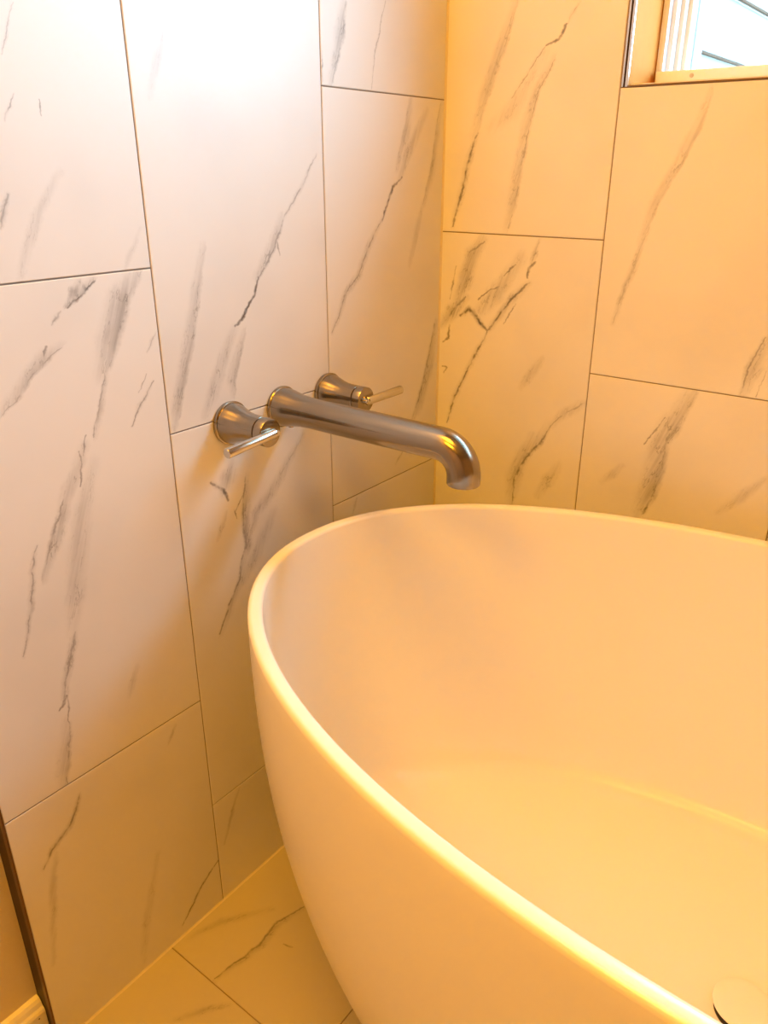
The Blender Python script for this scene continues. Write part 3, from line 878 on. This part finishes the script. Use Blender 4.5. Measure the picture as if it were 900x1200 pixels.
tub = empty('bathtub', (TX, TY, 0), 'white oval freestanding bathtub below the wall-mounted spout', 'bathtub')
new_obj('shell', bm_mesh(bm, 'tub_shell', True, 60), ACRYLIC, tub)
DRAIN = (0.7525 - TX, -0.4440 - TY, 0.2035)
ROT_UP = (0, math.radians(-90), 0)
cap = new_obj('drain_cap', lathe_mesh('drain_cap', [(0.0115, 0), (0.0115, 0.0325), (0.0122, 0.0337), (0.0134, 0.0343), (0.0148, 0.034), (0.0154, 0.033), (0.0160, 0.026), (0.0162, 0)], 64), ACRYLIC, tub, DRAIN, ROT_UP)
tag(cap, 'round white push drain cap')
new_obj('drain_collar', lathe_mesh('drain_collar', [(-0.004, 0), (-0.004, 0.031), (0.0022, 0.031), (0.003, 0.029), (0.003, 0.025), (0.0116, 0.025), (0.0116, 0)], 48), DARK_GAP, cap)

# ------------------------------------------------------------------ tub filler: spout and two handles on the tiled wall
FZ = 0.811
spout = empty('tub_spout', (0, -0.408, FZ), 'brushed nickel wall-mounted tub spout with a downturned end', 'spout')
fl = [(0.0003, 0.0), (0.0003, 0.0296), (0.0045, 0.0300), (0.0055, 0.0294), (0.0060, 0.0282), (0.010, 0.0278), (0.018, 0.0268), (0.026, 0.0253), (0.034, 0.0237), (0.042, 0.0226), (0.050, 0.02205), (0.056, 0.02185), (0.060, 0.0214), (0.060, 0.0)]
new_obj('flange', lathe_mesh('spout_flange', fl, 72), NICKEL, spout)
path = [((x, 0.0), 0.0219 - 0.0006 * x / 0.27, (1, 0)) for x in (0.046, 0.08, 0.12, 0.16, 0.20, 0.24, 0.275)]
BR = 0.036
for k in range(1, 17):
    a = math.pi / 2 * k / 16
    path.append(((0.277 + BR * math.sin(a), -BR + BR * math.cos(a)), 0.0213, (math.cos(a), -math.sin(a))))
path.append(((0.277 + BR, -BR - 0.0085), 0.0213, (0, -1)))
path.append(((0.277 + BR, -BR - 0.0100), 0.0206, (0, -1)))
path.append(((0.277 + BR, -BR - 0.0100), 0.0170, (0, -1)))
path.append(((0.277 + BR, -BR - 0.0040), 0.0165, (0, -1)))
new_obj('spout_tube', sweep_mesh('spout_tube', path), NICKEL, spout)
new_obj('set_screw', lathe_mesh('set_screw', [(-0.0035, 0), (-0.0035, 0.004), (0.0035, 0.004), (0.0035, 0)], 20), NICKEL_TURNED, spout, (0.018, 0, -0.0245), (0, math.radians(90), 0))

HL = 0.078
def make_handle(y, direction, label):
    h = empty('faucet_handle', (0, y, FZ), label, 'faucet handle')
    new_obj('flange', lathe_mesh('handle_flange', [(0.0003, 0), (0.0003, 0.0292), (0.0042, 0.0300), (0.0060, 0.0298), (0.0066, 0.0285), (0.0066, 0)], 72), NICKEL_TURNED, h)
    new_obj('body', lathe_mesh('handle_body', [(0.006, 0), (0.006, 0.0268), (0.0075, 0.0278), (0.012, 0.0272), (0.020, 0.0246), (0.028, 0.0220), (0.036, 0.0202), (0.044, 0.0194), (0.0620, 0.0190), (0.0626, 0.0184), (0.0626, 0)], 72), NICKEL_TURNED, h)
    new_obj('groove', lathe_mesh('handle_groove', [(0.0620, 0), (0.0620, 0.0178), (0.0645, 0.0178), (0.0645, 0)], 48), DARK_EDGE, h)
    cp = new_obj('end_cap', lathe_mesh('handle_cap', [(0.0640, 0), (0.0640, 0.0184), (0.0645, 0.0190), (HL - 0.0012, 0.0191), (HL - 0.0003, 0.0186), (HL, 0.0178), (HL, 0)], 72), NICKEL_TURNED, h)
    # lever: round bar across the end cap, pointing away from the spout
    bar = [(0, 0), (0, 0.0050), (0.0012, 0.0062), (0.083, 0.0066), (0.0842, 0.0060), (0.0842, 0)]
    new_obj('lever', lathe_mesh('handle_lever', bar, 40), NICKEL_GLINT, h, (HL + 0.0045, -0.004 * direction, 0.0), (0, math.radians(3.5 if direction < 0 else 0), math.radians(90 * direction)))
    new_obj('lever_screw', lathe_mesh('lever_screw', [(HL - 0.001, 0), (HL - 0.001, 0.0038), (HL + 0.0085, 0.0036), (HL + 0.0098, 0.0026), (HL + 0.0098, 0)], 24), CHROME_EDGE, cp, (0, -0.006 * direction, 0))
    return h
make_handle(-0.508, -1, 'brushed nickel lever handle on the side of the spout away from the wall corner')
make_handle(-0.308, 1, 'brushed nickel lever handle between the spout and the wall corner')

# ------------------------------------------------------------------ ceiling lamps, the room's warm light
lamp_base = lathe_mesh('lamp_base', [(0.0, 0), (0.0, 0.33), (0.02, 0.33), (0.024, 0.325), (0.024, 0)], 64)
lamp_glass = lathe_mesh('lamp_diffuser', [(0.0245, 0.31), (0.045, 0.30), (0.07, 0.25), (0.085, 0.15), (0.090, 0)], 64)
for (lx, ly), lab in zip(LAMP_POS, ('warm round flush ceiling lamp nearer to the bathtub', 'warm round flush ceiling lamp farther from the bathtub')):
    lamp = empty('ceiling_lamp', (lx, ly, CEIL), lab, 'lamp', 'flush ceiling lamps', rot=(0, math.radians(90), 0))
    new_obj('base', lamp_base, CHROME_EDGE, lamp)
    new_obj('diffuser', lamp_glass, LAMP_GLOW, lamp)
